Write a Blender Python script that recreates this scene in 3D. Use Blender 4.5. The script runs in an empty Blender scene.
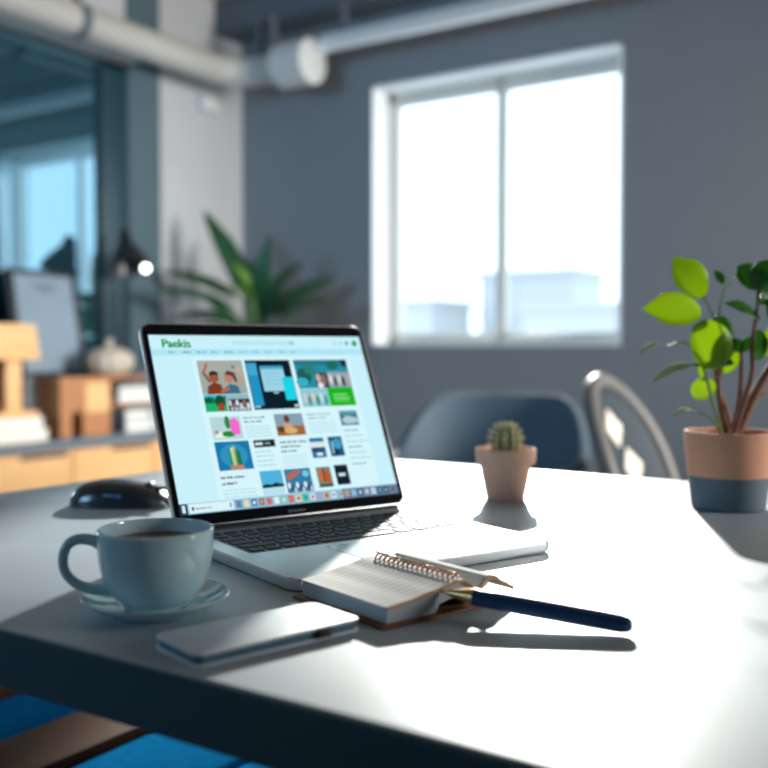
import bpy, bmesh, math, random
from mathutils import Vector, Matrix
random.seed(7)
S = bpy.context.scene
COL = S.collection
PI = math.pi
R = math.radians

# ------------------------------------------------------------------ camera, world, sun, exposure
cam_d = bpy.data.cameras.new('camera')
cam = bpy.data.objects.new('camera', cam_d); COL.objects.link(cam)
CAM_H = .943
cam.location = (0, 0, CAM_H)
cam.rotation_euler = (R(90 - 2.0034), 0, R(33.22))
cam_d.sensor_width = 36; cam_d.lens = 45.56
cam_d.clip_start = .02
cam_d.dof.use_dof = True; cam_d.dof.focus_distance = .85; cam_d.dof.aperture_fstop = 3.6
S.camera = cam

W = bpy.data.worlds.new('world'); S.world = W; W.use_nodes = True
bg = W.node_tree.nodes['Background']
bg.inputs[0].default_value = (.72, .87, 1, 1); bg.inputs[1].default_value = 3.0

SUN_DIR = Vector((-.439, .908, math.tan(R(18.5)) * 1.0085)).normalized()   # towards the sun
sd = bpy.data.lights.new('sun', 'SUN'); sd.energy = 9; sd.angle = R(2.0); sd.color = (1, .95, .87)
so = bpy.data.objects.new('sun', sd); COL.objects.link(so)
so.rotation_euler = SUN_DIR.to_track_quat('Z', 'Y').to_euler(); so.location = (-6, 12, 6)

def area(name, loc, target, sx, sy, energy, color):
    d = bpy.data.lights.new(name, 'AREA'); d.shape = 'RECTANGLE'; d.size = sx; d.size_y = sy
    d.energy = energy; d.color = color
    o = bpy.data.objects.new(name, d); COL.objects.link(o); o.location = loc
    o.rotation_euler = (Vector(loc) - Vector(target)).to_track_quat('Z', 'Y').to_euler()
    return o
# added fill lights, right and rear, set at openings made for them
area('fill_right', (2.55, 3.05, 1.75), (-3.4, 2.7, .85), 1.6, 1.3, 66, (1, .96, .90)).data.spread = R(75)
area('fill_rear', (-2.6, -2.4, 1.9), (-2.7, 4.2, 1.7), 1.6, 1.2, 26, (.32, .66, 1)).data.spread = R(80)
area('daylight_window', (-2.15, 4.16, 1.65), (-1.9, 1.0, 1.2), 1.2, 1.1, 3, (.7, .87, 1))

S.view_settings.view_transform = 'Standard'; S.view_settings.look = 'None'
S.view_settings.gamma = 1; S.view_settings.exposure = 0; S.view_settings.use_curve_mapping = False
try:
    S.cycles.use_denoising = True
    S.cycles.sample_clamp_indirect = 6
except Exception:
    pass

# ------------------------------------------------------------------ helpers
def px(x, y, d):
    """Point seen at photo pixel (x, y), d metres along the viewing axis (a measuring aid)."""
    a, p, f = R(33.22), R(2.0034), 972
    fw = Vector((-math.sin(a) * math.cos(p), math.cos(a) * math.cos(p), -math.sin(p)))
    rt = Vector((math.cos(a), math.sin(a), 0)); up = rt.cross(fw)
    return Vector((0, 0, CAM_H)) + (fw + rt * ((x - 384) / f) - up * ((y - 384) / f)) * d

def srgb(h):
    h = h.lstrip('#'); c = [int(h[i:i + 2], 16) / 255 for i in (0, 2, 4)]
    return tuple(v / 12.92 if v <= .04045 else ((v + .055) / 1.055) ** 2.4 for v in c)

def mat(name, color, rough=.5, metal=0, noise=0, scale=20, bump=0, bscale=200, spec=.5, coat=0, stretch=None):
    m = bpy.data.materials.new(name); m.use_nodes = True
    nt = m.node_tree; b = nt.nodes['Principled BSDF']
    c = srgb(color) if isinstance(color, str) else color
    b.inputs['Base Color'].default_value = (*c, 1); b.inputs['Roughness'].default_value = rough
    b.inputs['Metallic'].default_value = metal; b.inputs['Specular IOR Level'].default_value = spec
    b.inputs['Coat Weight'].default_value = coat
    tc = nt.nodes.new('ShaderNodeTexCoord'); mp = nt.nodes.new('ShaderNodeMapping')
    nt.links.new(tc.outputs['Object'], mp.inputs[0])
    if stretch: mp.inputs['Scale'].default_value = stretch
    if noise:
        n = nt.nodes.new('ShaderNodeTexNoise'); n.inputs['Scale'].default_value = scale; n.inputs['Detail'].default_value = 5
        nt.links.new(mp.outputs[0], n.inputs['Vector'])
        mx = nt.nodes.new('ShaderNodeMix'); mx.data_type = 'RGBA'
        mx.inputs[6].default_value = (*[v * (1 - noise) for v in c], 1)
        mx.inputs[7].default_value = (*[min(1, v * (1 + noise)) for v in c], 1)
        nt.links.new(n.outputs['Fac'], mx.inputs[0]); nt.links.new(mx.outputs[2], b.inputs['Base Color'])
    if bump:
        n2 = nt.nodes.new('ShaderNodeTexNoise'); n2.inputs['Scale'].default_value = bscale
        nt.links.new(mp.outputs[0], n2.inputs['Vector'])
        bp = nt.nodes.new('ShaderNodeBump'); bp.inputs['Strength'].default_value = bump; bp.inputs['Distance'].default_value = .002
        nt.links.new(n2.outputs['Fac'], bp.inputs['Height']); nt.links.new(bp.outputs[0], b.inputs['Normal'])
    return m

def emis(name, color, strength):
    m = bpy.data.materials.new(name); m.use_nodes = True; nt = m.node_tree; nt.nodes.clear()
    e = nt.nodes.new('ShaderNodeEmission'); o = nt.nodes.new('ShaderNodeOutputMaterial')
    e.inputs[0].default_value = (*color, 1); e.inputs[1].default_value = strength
    nt.links.new(e.outputs[0], o.inputs[0]); return m

def leafmat(name, color, trans, tfac=.5, vein=.25, rough=.35):
    m = bpy.data.materials.new(name); m.use_nodes = True; nt = m.node_tree; b = nt.nodes['Principled BSDF']
    b.inputs['Base Color'].default_value = (*color, 1); b.inputs['Roughness'].default_value = rough
    t = nt.nodes.new('ShaderNodeBsdfTranslucent'); t.inputs[0].default_value = (*trans, 1)
    n = nt.nodes.new('ShaderNodeTexNoise'); n.inputs['Scale'].default_value = 60
    mx = nt.nodes.new('ShaderNodeMix'); mx.data_type = 'RGBA'
    mx.inputs[6].default_value = (*[v * (1 - vein) for v in trans], 1); mx.inputs[7].default_value = (*trans, 1)
    nt.links.new(n.outputs['Fac'], mx.inputs[0]); nt.links.new(mx.outputs[2], t.inputs[0])
    a = nt.nodes.new('ShaderNodeMixShader'); a.inputs[0].default_value = tfac
    nt.links.new(b.outputs[0], a.inputs[1]); nt.links.new(t.outputs[0], a.inputs[2])
    nt.links.new(a.outputs[0], nt.nodes['Material Output'].inputs[0]); return m

def tag(o, label=None, cat=None, group=None, kind=None):
    if label: o['label'] = label
    if cat: o['category'] = cat
    if group: o['group'] = group
    if kind: o['kind'] = kind
    return o

def empty(name, loc, label, cat, rz=0, group=None):
    o = bpy.data.objects.new(name, None); COL.objects.link(o); o.empty_display_size = .05
    o.location = loc; o.rotation_euler = (0, 0, rz)
    return tag(o, label, cat, group)

def obj(name, bm, m, parent=None, smooth=True, loc=None, rot=None, label=None, angle=40):
    me = bpy.data.meshes.new(name)
    bmesh.ops.recalc_face_normals(bm, faces=bm.faces)
    bm.to_mesh(me); bm.free()
    for mm in (m if isinstance(m, (list, tuple)) else [m]): me.materials.append(mm)
    if smooth:
        for p in me.polygons: p.use_smooth = True
        me.set_sharp_from_angle(angle=R(angle))
    o = bpy.data.objects.new(name, me); COL.objects.link(o)
    if parent: o.parent = parent
    if loc is not None: o.location = loc
    if rot is not None: o.rotation_euler = rot
    if label: o['label'] = label
    return o

def struct(name, bm, m, **k):
    return tag(obj(name, bm, m, **k), kind='structure')

def B(): return bmesh.new()

def box(bm, lo, hi, bev=0, seg=2, M=None, mi=0):
    t = bmesh.new(); bmesh.ops.create_cube(t, size=1)
    c = [(a + b) / 2 for a, b in zip(lo, hi)]; s = [b - a for a, b in zip(lo, hi)]
    for v in t.verts: v.co = Vector((v.co.x * s[0] + c[0], v.co.y * s[1] + c[1], v.co.z * s[2] + c[2]))
    if bev: bmesh.ops.bevel(t, geom=t.edges[:] , offset=bev, segments=seg, affect='EDGES', profile=.5)
    merge(bm, t, M, mi); return bm

def merge(bm, t, M=None, mi=0):
    vm = {}
    for v in t.verts: vm[v] = bm.verts.new((M @ v.co) if M else v.co)
    for f in t.faces:
        try:
            nf = bm.faces.new([vm[v] for v in f.verts]); nf.material_index = mi
        except ValueError: pass
    t.free()

def grid(bm, fn, nu, nv, closed_u=False, closed_v=False, mi=0):
    vs = [[bm.verts.new(fn(i / nu, j / nv)) for j in range(nv + (0 if closed_v else 1))] for i in range(nu + (0 if closed_u else 1))]
    nU, nV = len(vs), len(vs[0])
    for i in range(nu):
        for j in range(nv):
            q = [vs[i][j], vs[(i + 1) % nU][j], vs[(i + 1) % nU][(j + 1) % nV], vs[i][(j + 1) % nV]]
            try:
                f = bm.faces.new(q); f.material_index = mi
            except ValueError: pass
    return vs

def lathe(bm, prof, n=48, c=(0, 0, 0), M=None, mi=0, rib=None):
    c = Vector(c)
    def fn(u, v):
        k = v * (len(prof) - 1); r, z = prof[int(round(k))]
        a = u * 2 * PI; rr = r * (rib(a) if rib else 1)
        p = Vector((rr * math.cos(a), rr * math.sin(a), z)) + c
        return M @ p if M else p
    grid(bm, fn, n, len(prof) - 1, closed_u=True, mi=mi)
    bmesh.ops.remove_doubles(bm, verts=bm.verts, dist=1e-6)
    return bm

def smoothprof(pts, n=6):
    """Catmull-Rom through profile points."""
    out = []
    P = [pts[0]] + list(pts) + [pts[-1]]
    for i in range(1, len(P) - 2):
        p0, p1, p2, p3 = P[i - 1], P[i], P[i + 1], P[i + 2]
        for k in range(n):
            t = k / n
            out.append(tuple(.5 * ((2 * p1[a]) + (-p0[a] + p2[a]) * t + (2 * p0[a] - 5 * p1[a] + 4 * p2[a] - p3[a]) * t * t + (-p0[a] + 3 * p1[a] - 3 * p2[a] + p3[a]) * t ** 3) for a in range(len(p1))))
    out.append(tuple(pts[-1])); return out

def tube(bm, pts, r, n=12, cap=True, mi=0, closed=False):
    pts = [Vector(p) for p in pts]; m = len(pts)
    rad = r if isinstance(r, (list, tuple)) else [r] * m
    rings = []; ref = None
    for i, p in enumerate(pts):
        if closed: d = pts[(i + 1) % m] - pts[i - 1]
        else: d = pts[min(i + 1, m - 1)] - pts[max(i - 1, 0)]
        d.normalize()
        if ref is None: ref = Vector((0, 0, 1)) if abs(d.z) < .9 else Vector((1, 0, 0))
        s = d.cross(ref).normalized(); ref = s.cross(d).normalized()
        rings.append([bm.verts.new(p + (s * math.cos(2 * PI * k / n) + ref * math.sin(2 * PI * k / n)) * rad[i]) for k in range(n)])
    for i in range(m if closed else m - 1):
        a, b = rings[i], rings[(i + 1) % m]
        for k in range(n):
            f = bm.faces.new([a[k], a[(k + 1) % n], b[(k + 1) % n], b[k]]); f.material_index = mi
    if cap and not closed:
        for q in (rings[0], rings[-1]):
            f = bm.faces.new(q); f.material_index = mi
    return bm

def cyl(bm, p0, p1, r0, r1=None, n=32, mi=0):
    return tube(bm, [p0, p1], [r0, r0 if r1 is None else r1], n, mi=mi)

def prism(bm, poly, z0, z1, bev=0, M=None, mi=0, seg=2):
    t = bmesh.new()
    a = [t.verts.new((x, y, z0)) for x, y in poly]; b = [t.verts.new((x, y, z1)) for x, y in poly]
    t.faces.new(a[::-1]); t.faces.new(b); n = len(poly)
    for i in range(n): t.faces.new([a[i], a[(i + 1) % n], b[(i + 1) % n], b[i]])
    if bev:
        es = [e for e in t.edges if abs(e.verts[0].co.z - e.verts[1].co.z) < 1e-7]
        bmesh.ops.bevel(t, geom=es, offset=bev, segments=seg, affect='EDGES', profile=.5)
    merge(bm, t, M, mi); return bm

def rrect(x0, y0, x1, y1, r, n=6):
    out = []
    for cx, cy, a0 in ((x1 - r, y1 - r, 0), (x0 + r, y1 - r, 90), (x0 + r, y0 + r, 180), (x1 - r, y0 + r, 270)):
        for k in range(n + 1):
            a = R(a0 + 90 * k / n); out.append((cx + r * math.cos(a), cy + r * math.sin(a)))
    return out

def blade(bm, base, tip, w, face, arch=0.0, prof=None, n=12, fold=.15, mi=0):
    """Leaf blade between two points; face = direction its upper side looks to."""
    base, tip, face = Vector(base), Vector(tip), Vector(face).normalized()
    d = tip - base; L = d.length; d.normalize()
    s = d.cross(face).normalized(); nrm = s.cross(d).normalized()
    prof = prof or (lambda t: math.sin(PI * t ** .8) ** .75)
    def fn(u, v):
        ww = w * .5 * max(prof(u), .0) ; k = (v - .5) * 2
        return base + d * (L * u) + nrm * (arch * L * math.sin(PI * u)) + s * (ww * k) + nrm * (abs(k) * ww * fold)
    grid(bm, fn, n, 4, mi=mi)

def mod(o, kind, **k):
    m = o.modifiers.new(kind.lower(), kind)
    for a, b in k.items(): setattr(m, a, b)
    return m

# ------------------------------------------------------------------ materials
M = {}
M['wall'] = mat('painted_wall', (.195, .215, .24), .85, noise=.04, scale=6, bump=.12, bscale=60)
M['wall_l'] = mat('painted_wall_left', (.50, .52, .54), .85, noise=.05, scale=5, bump=.12, bscale=60)
M['column'] = mat('painted_column', (.07, .12, .15), .7, noise=.05, scale=5)
M['ceiling'] = mat('timber_ceiling', (.58, .40, .26), .8, noise=.2, scale=3, stretch=(1, 9, 1))
M['beam'] = mat('beam_paint', (.10, .125, .15), .7, noise=.08)
M['pipe'] = mat('pipe_paint', (.46, .45, .42), .45, noise=.12, scale=3)
M['rail'] = mat('rail_paint', (.8, .8, .8), .4)
M['trim'] = mat('trim_paint', (.66, .68, .68), .5, noise=.05)
M['winframe'] = mat('window_frame_paint', (.62, .6, .54), .5)
M['reveal'] = mat('window_reveal_plaster', (.78, .79, .8), .8, noise=.03)
M['floor'] = mat('floor_boards', (.16, .12, .09), .5, noise=.3, scale=4, stretch=(8, 1, 1))
M['table'] = mat('table_laminate', (.40, .48, .545), .42, noise=.025, scale=30, bump=.05, bscale=400, spec=1.0)
M['edge'] = mat('table_edge_shade', (.03, .10, .145), .5, noise=.05)  # shade of the camera-facing edge put into the dark slate colour
M['metal_dark'] = mat('dark_metal', (.03, .035, .04), .4, metal=.8)
M['black'] = mat('black_plastic', (.012, .016, .022), .35)
M['wood'] = mat('light_oak', (.95, .54, .24), .5, noise=.16, scale=6, stretch=(6, 1, 6))
M['wood2'] = mat('orange_wood', (.50, .22, .09), .5, noise=.2, scale=6, stretch=(6, 1, 6))
M['wood3'] = mat('brown_wood', (.10, .036, .014), .6, noise=.2, scale=8, stretch=(10, 1, 10), spec=.12)
M['counter'] = mat('counter_top', (.16, .21, .26), .35, noise=.05)
M['alu'] = mat('brushed_aluminium', (.62, .65, .68), .32, metal=.75, noise=.02, scale=50)
M['keys'] = mat('key_plastic', (.006, .007, .009), .5, spec=.2)
M['bezel'] = mat('glass_bezel', (.004, .006, .010), .12, spec=.5)
M['china'] = mat('blue_white_china', (.55, .79, .87), .1, spec=.6, coat=.4)
M['coffee'] = mat('coffee', (.22, .075, .03), .12)
M['cream'] = mat('cream_ceramic', (.60, .52, .42), .6, noise=.1, scale=12)
M['terra'] = mat('terracotta', (.70, .33, .20), .75, noise=.08, scale=30, bump=.15, bscale=300)
M['potgrey'] = mat('grey_glaze', (.10, .15, .185), .6, noise=.06)
M['potrim'] = mat('terracotta_rim', (.80, .62, .52), .7, noise=.05)
M['soil'] = mat('soil', (.16, .05, .015), .95, noise=.4, scale=120, bump=.8, bscale=200)
M['stem'] = mat('woody_stem', (.24, .11, .075), .75, noise=.3, scale=60, bump=.5, bscale=200)
M['gstem'] = mat('green_stem', (.14, .24, .06), .5)
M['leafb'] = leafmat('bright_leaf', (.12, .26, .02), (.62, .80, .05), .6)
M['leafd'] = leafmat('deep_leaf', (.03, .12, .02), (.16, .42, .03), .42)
M['leafs'] = leafmat('highlit_leaf', (.42, .52, .36), (.4, .55, .3), .3, rough=.15)  # pale base carries the white highlights of the slim leaves
M['leafp'] = leafmat('palm_leaf', (.025, .11, .045), (.06, .26, .07), .35, rough=.4)
M['leafy'] = leafmat('young_palm_leaf', (.12, .28, .03), (.3, .6, .03), .4)
M['paper'] = mat('paper', (.86, .86, .83), .8)
M['cover'] = mat('brown_cover', (.22, .085, .035), .55, noise=.15, scale=40)
M['pedge'] = mat('page_edge', (.72, .42, .20), .75, noise=.1, scale=200)
M['copper'] = mat('copper_wire', (.55, .30, .20), .3, metal=.9)
M['gold'] = mat('pen_gold', (.78, .50, .22), .28, metal=.9)
M['navy'] = mat('pen_navy', (.010, .075, .22), .22, spec=.6, coat=.5)
M['pad'] = mat('pale_blue_cover', (.78, .86, .92), .5, noise=.02)
M['padedge'] = mat('blue_edge', (.08, .22, .32), .5)
M['chair'] = mat('slate_upholstery', (.075, .115, .15), .8, noise=.1, scale=60, bump=.2, bscale=500)
M['chair2'] = mat('slate_plastic', (.03, .045, .06), .5)
M['rim'] = mat('taupe_rim', (.15, .145, .14), .5)
M['sunpatch'] = mat('painted_sun_patch', (.80, .74, .64), .9, noise=.05, scale=50)
M['bluefab'] = mat('blue_fabric', (.006, .15, .34), .95, noise=.3, scale=50, bump=.5, bscale=250, spec=.0)
M['white'] = mat('white_card', (.72, .74, .75), .6)
M['greybox'] = mat('grey_card', (.16, .18, .2), .7)
M['print'] = mat('print_paper', (.22, .30, .38), .6, noise=.15, scale=4)
M['ink'] = mat('ink', (.05, .06, .08), .8)
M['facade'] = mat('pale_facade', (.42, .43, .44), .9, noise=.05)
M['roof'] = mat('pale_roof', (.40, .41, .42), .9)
M['bulb'] = emis('lamp_bulb_glow', (1, .96, .86), 9)

# ------------------------------------------------------------------ room
X0, X1, Y0, Y1, ZC = -3.71, 2.7, -2.6, 4.2, 2.85
struct('floor', box(B(), (X0 - .2, Y0 - .2, -.1), (X1 + .2, Y1 + .25, 0)), M['floor'])
struct('ceiling', box(B(), (X0 - .2, Y0 - .2, ZC), (X1 + .2, Y1 + .25, ZC + .1)), M['ceiling'])
wx0, wx1, wz0, wz1 = -2.825, -1.492, .962, 2.297      # opening in the back wall
b = B()
box(b, (X0 - .2, Y1, 0), (wx0, Y1 + .25, ZC)); box(b, (wx1, Y1, 0), (X1 + .2, Y1 + .25, ZC))
box(b, (wx0, Y1, 0), (wx1, Y1 + .25, wz0)); box(b, (wx0, Y1, wz1), (wx1, Y1 + .25, ZC))
struct('wall_back', b, M['wall'], smooth=False)
b = B()                                              # reveal lining of the opening
rv = .012
box(b, (wx0, Y1 - .004, wz0), (wx0 + rv, Y1 + .2, wz1)); box(b, (wx1 - rv, Y1 - .004, wz0), (wx1, Y1 + .2, wz1))
box(b, (wx0, Y1 - .004, wz1 - rv), (wx1, Y1 + .2, wz1)); box(b, (wx0, Y1 - .006, wz0), (wx1, Y1 + .2, wz0 + .012))
struct('trim_2', b, M['reveal'], smooth=False)
# right wall and near wall, each with an unseen opening added to let in fill light
b = B()
box(b, (X1, Y0 - .2, 0), (X1 + .2, 2.6, ZC)); box(b, (X1, 3.5, 0), (X1 + .2, Y1 + .25, ZC))
box(b, (X1, 2.6, 0), (X1 + .2, 3.5, 1.3)); box(b, (X1, 2.6, 2.2), (X1 + .2, 3.5, ZC))
struct('wall_right', b, M['wall'], smooth=False)
b = B()
box(b, (X0 - .2, Y0 - .2, 0), (-3.0, Y0, ZC)); box(b, (-2.2, Y0 - .2, 0), (X1 + .2, Y0, ZC))
box(b, (-3.0, Y0 - .2, 0), (-2.2, Y0, 1.4)); box(b, (-3.0, Y0 - .2, 2.3), (-2.2, Y0, ZC))
struct('wall_near', b, M['wall'], smooth=False)
# left wall: plaster by the corner, solid below and beyond the glazing
gy0, gy1, gz0, gz1 = .9, 3.345, .62, 2.335
b = B()
box(b, (X0 - .2, Y0, 0), (X0, gy0, ZC)); box(b, (X0 - .2, gy1, 0), (X0, Y1, ZC))
box(b, (X0 - .2, gy0, 0), (X0, gy1, gz0)); box(b, (X0 - .2, gy0, gz1), (X0, gy1, ZC))
struct('wall_left', b, M['wall_l'], smooth=False)
struct('trim_3', box(B(), (X0 - .02, 3.345, 0), (X0 + .012, 3.562, ZC)), M['column'], smooth=False)

# window in the back wall
def window_back():
    r = bpy.data.objects.new('window_1', None); COL.objects.link(r); r.location = (0, Y1 + .17, 0); r['kind'] = 'structure'
    b = B(); x0, x1, z0, z1 = wx0 + rv, wx1 - rv, wz0 + .012, wz1 - rv; t = .02
    for a in ((x0, x0 + .045, z0, z1), (x1 - t, x1, z0, z1), (x0, x1, z0, z0 + .04), (x0, x1, z1 - .055, z1)):
        box(b, (a[0], -.03, a[2]), (a[1], .03, a[3]), .004)
    obj('window_frame', b, M['winframe'], r)
    mx = -2.160
    b = B(); box(b, (mx - .012, -.03, z0), (mx + .012, .03, z1), .004); obj('mullion', b, M['winframe'], r)
    # sashes
    for sx0, sx1 in ((x0 + .045, mx - .012), (mx + .012, x1 - t)):
        b = B(); q = .014
        for a in ((sx0, sx0 + q, z0 + .04, z1 - .055), (sx1 - q, sx1, z0 + .04, z1 - .055), (sx0, sx1, z0 + .04, z0 + .04 + q), (sx0, sx1, z1 - .055 - q, z1 - .055)):
            box(b, (a[0], -.02, a[2]), (a[1], .02, a[3]), .003)
        s = obj('sash', b, M['winframe'], r)
        g = bpy.data.materials.get('clear_glass')
        if not g:
            g = bpy.data.materials.new('clear_glass'); g.use_nodes = True; nt = g.node_tree; nt.nodes.clear()
            tr = nt.nodes.new('ShaderNodeBsdfTransparent'); gl = nt.nodes.new('ShaderNodeBsdfGlossy'); mx_ = nt.nodes.new('ShaderNodeMixShader')
            o = nt.nodes.new('ShaderNodeOutputMaterial'); gl.inputs['Roughness'].default_value = .02; mx_.inputs[0].default_value = .05
            tr.inputs[0].default_value = (.97, .99, 1, 1)
            nt.links.new(tr.outputs[0], mx_.inputs[1]); nt.links.new(gl.outputs[0], mx_.inputs[2]); nt.links.new(mx_.outputs[0], o.inputs[0])
        b = B(); box(b, (sx0 + q, -.003, z0 + .054), (sx1 - q, .003, z1 - .069)); obj('pane', b, g, s, smooth=False)
window_back()

# dark internal glazing in the left wall
def glazing():
    r = bpy.data.objects.new('window_2', None); COL.objects.link(r); r.location = (X0, 0, 0); r['kind'] = 'structure'
    b = B()
    box(b, (-.04, 3.176, gz0), (.02, gy1, gz1), .004); box(b, (-.04, gy0, gz0), (.02, gy1, gz0 + .06), .004)
    box(b, (-.04, gy0, gz1 - .035), (.02, gy1, gz1), .004); box(b, (-.04, gy0, gz0), (.02, gy0 + .08, gz1), .004)
    obj('window_frame', b, mat('glazing_frame', (.012, .045, .065), .4), r)
    b = B(); box(b, (-.04, 1.90, gz0 + .06), (.02, 1.95, gz1 - .035), .004); obj('mullion', b, bpy.data.materials['glazing_frame'], r)
    g = bpy.data.materials.new('tinted_glass'); g.use_nodes = True; nt = g.node_tree; nt.nodes.clear()
    df = nt.nodes.new('ShaderNodeBsdfDiffuse'); gl = nt.nodes.new('ShaderNodeBsdfGlossy'); mx_ = nt.nodes.new('ShaderNodeMixShader')
    o = nt.nodes.new('ShaderNodeOutputMaterial'); gl.inputs['Roughness'].default_value = .015
    gl.inputs[0].default_value = (.45, .72, .86, 1); df.inputs[0].default_value = (.015, .05, .07, 1); mx_.inputs[0].default_value = .36
    nt.links.new(df.outputs[0], mx_.inputs[1]); nt.links.new(gl.outputs[0], mx_.inputs[2]); nt.links.new(mx_.outputs[0], o.inputs[0])
    for y0, y1 in ((gy0 + .08, 1.90), (1.95, 3.176)):
        b = B(); box(b, (-.02, y0, gz0 + .06), (-.01, y1, gz1 - .035)); obj('pane', b, g, r, smooth=False)
glazing()
b = B(); box(b, (X0, -.5, gz1 + .008), (X0 + .10, 3.36, gz1 + .075), .012)
struct('trim_1', b, M['trim'])
# beams under the ceiling
b = B(); box(b, (X0, 3.98, 2.66), (X1, 4.2, ZC)); struct('trim_4', b, M['beam'], smooth=False)
b = B(); box(b, (X0, 3.1, 2.76), (X1, 3.34, ZC)); struct('trim_5', b, M['beam'], smooth=False)

# big pipe along the left wall with elbow and flange
def big_pipe():
    r = empty('ceiling_pipe', (-3.5, 3.5, 2.39), 'thick pale grey pipe running under the ceiling along the glazed wall, ending in a flange', 'pipe')
    pr = .074
    b = B(); tube(b, [(0, -5.5, 0), (0, .22, 0)], pr, 32); obj('pipe_run', b, M['pipe'], r)
    b = B(); pts = [(0, .20, 0)] + [(.2 - .2 * math.cos(R(a)), .22 + .2 * math.sin(R(a)), -.0) for a in range(0, 91, 10)] + [(.40, .42, 0)]
    tube(b, pts, pr * 1.04, 32); obj('elbow', b, M['pipe'], r)
    b = B(); tube(b, [(.30, .42, 0), (.31, .42, 0), (.505, .42, 0), (.51, .42, 0)], [.10, .112, .112, .10], 40)
    obj('flange', b, mat('flange_paint', (.62, .62, .6), .5), r)
    for y in (-.62, -2.4):
        b = B(); tube(b, [(0, y - .025, 0), (0, y + .025, 0)], pr * 1.1, 32)
        box(b, (-.012, y - .012, pr), (.012, y + .012, .35)); obj('pipe_clamp', b, M['beam'], r)
    b = B(); box(b, (.16, .40, .06), (.18, .44, .27)); obj('hanger', b, M['beam'], r)
    b = B(); box(b, (.24, .40, .06), (.26, .44, .27)); obj('hanger', b, M['beam'], r)
big_pipe()
def rail():
    r = empty('track_rail', (-2.94, 3.95, 2.46), 'thin white rail fixed under the beam along the window wall', 'rail')
    L = 5.5
    b = B(); tube(b, [(0, 0, 0), (L, 0, 0)], .028, 20); obj('tube', b, M['rail'], r)
    b = B(); box(b, (-.02, -.02, .026), (L, .02, .05), .004); obj('mounting_strip', b, M['rail'], r)
    for x in (.1, 1.6, 3.1, 4.6):
        b = B(); box(b, (x, -.012, .045), (x + .03, .012, .21)); obj('drop_bracket', b, M['beam'], r)
    b = B(); tube(b, [(-.06, 0, .0), (0, 0, 0)], .034, 20); obj('end_cap', b, M['rail'], r)
rail()
# small socket under the pipe near the corner
b = B(); box(b, (X0, 3.84, 2.225), (X0 + .05, 3.97, 2.30), .008)
tag(obj('junction_box', b, M['trim']), 'small pale junction box on the left wall just under the thick pipe', 'junction box')

# far buildings through the window
for i, (x, y, w, h, lab) in enumerate(((-27, 42, 7, 3.1, 'pale hazy block far outside, in the left window pane'),
                                       (-20.5, 46, 5, 4.6, 'tallest pale hazy block far outside, behind the right window pane'),
                                       (-14.8, 40, 6, 2.6, 'low pale hazy block far outside, at the right edge of the window'))):
    r = empty('distant_building', (x, y, -8), lab, 'building')
    b = B(); box(b, (-w / 2, -2, 0), (w / 2, 2, 8 + h)); obj('wall', b, M['facade'], r, smooth=False)
    b = B(); box(b, (-w / 2 - .2, -2.2, 8 + h), (w / 2 + .2, 2.2, 8.3 + h)); obj('roof', b, M['roof'], r, smooth=False)

# ------------------------------------------------------------------ table
TZ = .75
def table():
    x0, x1, y0, y1 = -1.152, 1.25, .411, 1.437; t = .04
    r = empty('desk', (0, .93, 0), 'large pale grey desk with its shaded edge painted dark slate', 'table')
    b = B(); box(b, (x0 + .003, y0 - .93 + .003, TZ - t), (x1 - .003, y1 - .93 - .003, TZ), .0012, 1); obj('tabletop', b, M['table'], r, smooth=False)
    b = B(); e = .003
    a0, a1 = y0 - .93, y1 - .93; zt = TZ - .0015
    for lo, hi in (((x0, a0, TZ - t), (x1, a0 + e, zt)), ((x0, a1 - e, TZ - t), (x1, a1, zt)), ((x0, a0, TZ - t), (x0 + e, a1, zt)), ((x1 - e, a0, TZ - t), (x1, a1, zt))):
        box(b, lo, hi)
    obj('shaded_edge_band', b, M['edge'], r, smooth=False)
    for lx, ly in ((.15, a0 + .06), (x1 - .12, a0 + .06), (-.25, a1 - .08), (x1 - .12, a1 - .08)):
        b = B(); box(b, (lx - .025, ly - .025, 0), (lx + .025, ly + .025, TZ - t), .004); obj('leg', b, M['metal_dark'], r)
    b = B(); box(b, (-.25, a1 - .09, TZ - t - .05), (x1 - .12, a1 - .07, TZ - t)); obj('apron_rail', b, M['metal_dark'], r)
    b = B(); box(b, (.15, a0 + .05, TZ - t - .05), (x1 - .12, a0 + .07, TZ - t)); obj('apron_rail', b, M['metal_dark'], r)
table()

# low bench with blue pads, tucked under the desk's left end
def bench():
    r = empty('bench', (-1.1, .95, 0), 'low wooden bench with blue pads between broad rails, tucked under the desk', 'bench')
    y0, y1 = -.42, .35
    rails = [(-.30, -.178), (-.016, .101), (.46, .56)]
    for a, c in rails:
        b = B(); box(b, (a, y0, .385), (c, y1, .43), .006); obj('rail', b, M['wood3'], r)
    b = B(); box(b, (-.30, y0, .32), (.56, y0 + .04, .385), .003); obj('crossbar', b, M['wood3'], r)
    b = B(); box(b, (-.30, y1 - .04, .32), (.56, y1, .385), .003); obj('crossbar', b, M['wood3'], r)
    for a, c in ((-.174, -.020), (.108, .275), (.282, .456)):
        b = B(); box(b, (a, y0 + .01, .36), (c, y1 - .01, .42), .012, 3); obj('pad', b, M['bluefab'], r)
    for lx in (-.29, .51):
        for ly in (y0, y1 - .045):
            b = B(); box(b, (lx, ly, 0), (lx + .045, ly + .045, .325), .004); obj('leg', b, M['wood3'], r)
bench()

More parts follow.
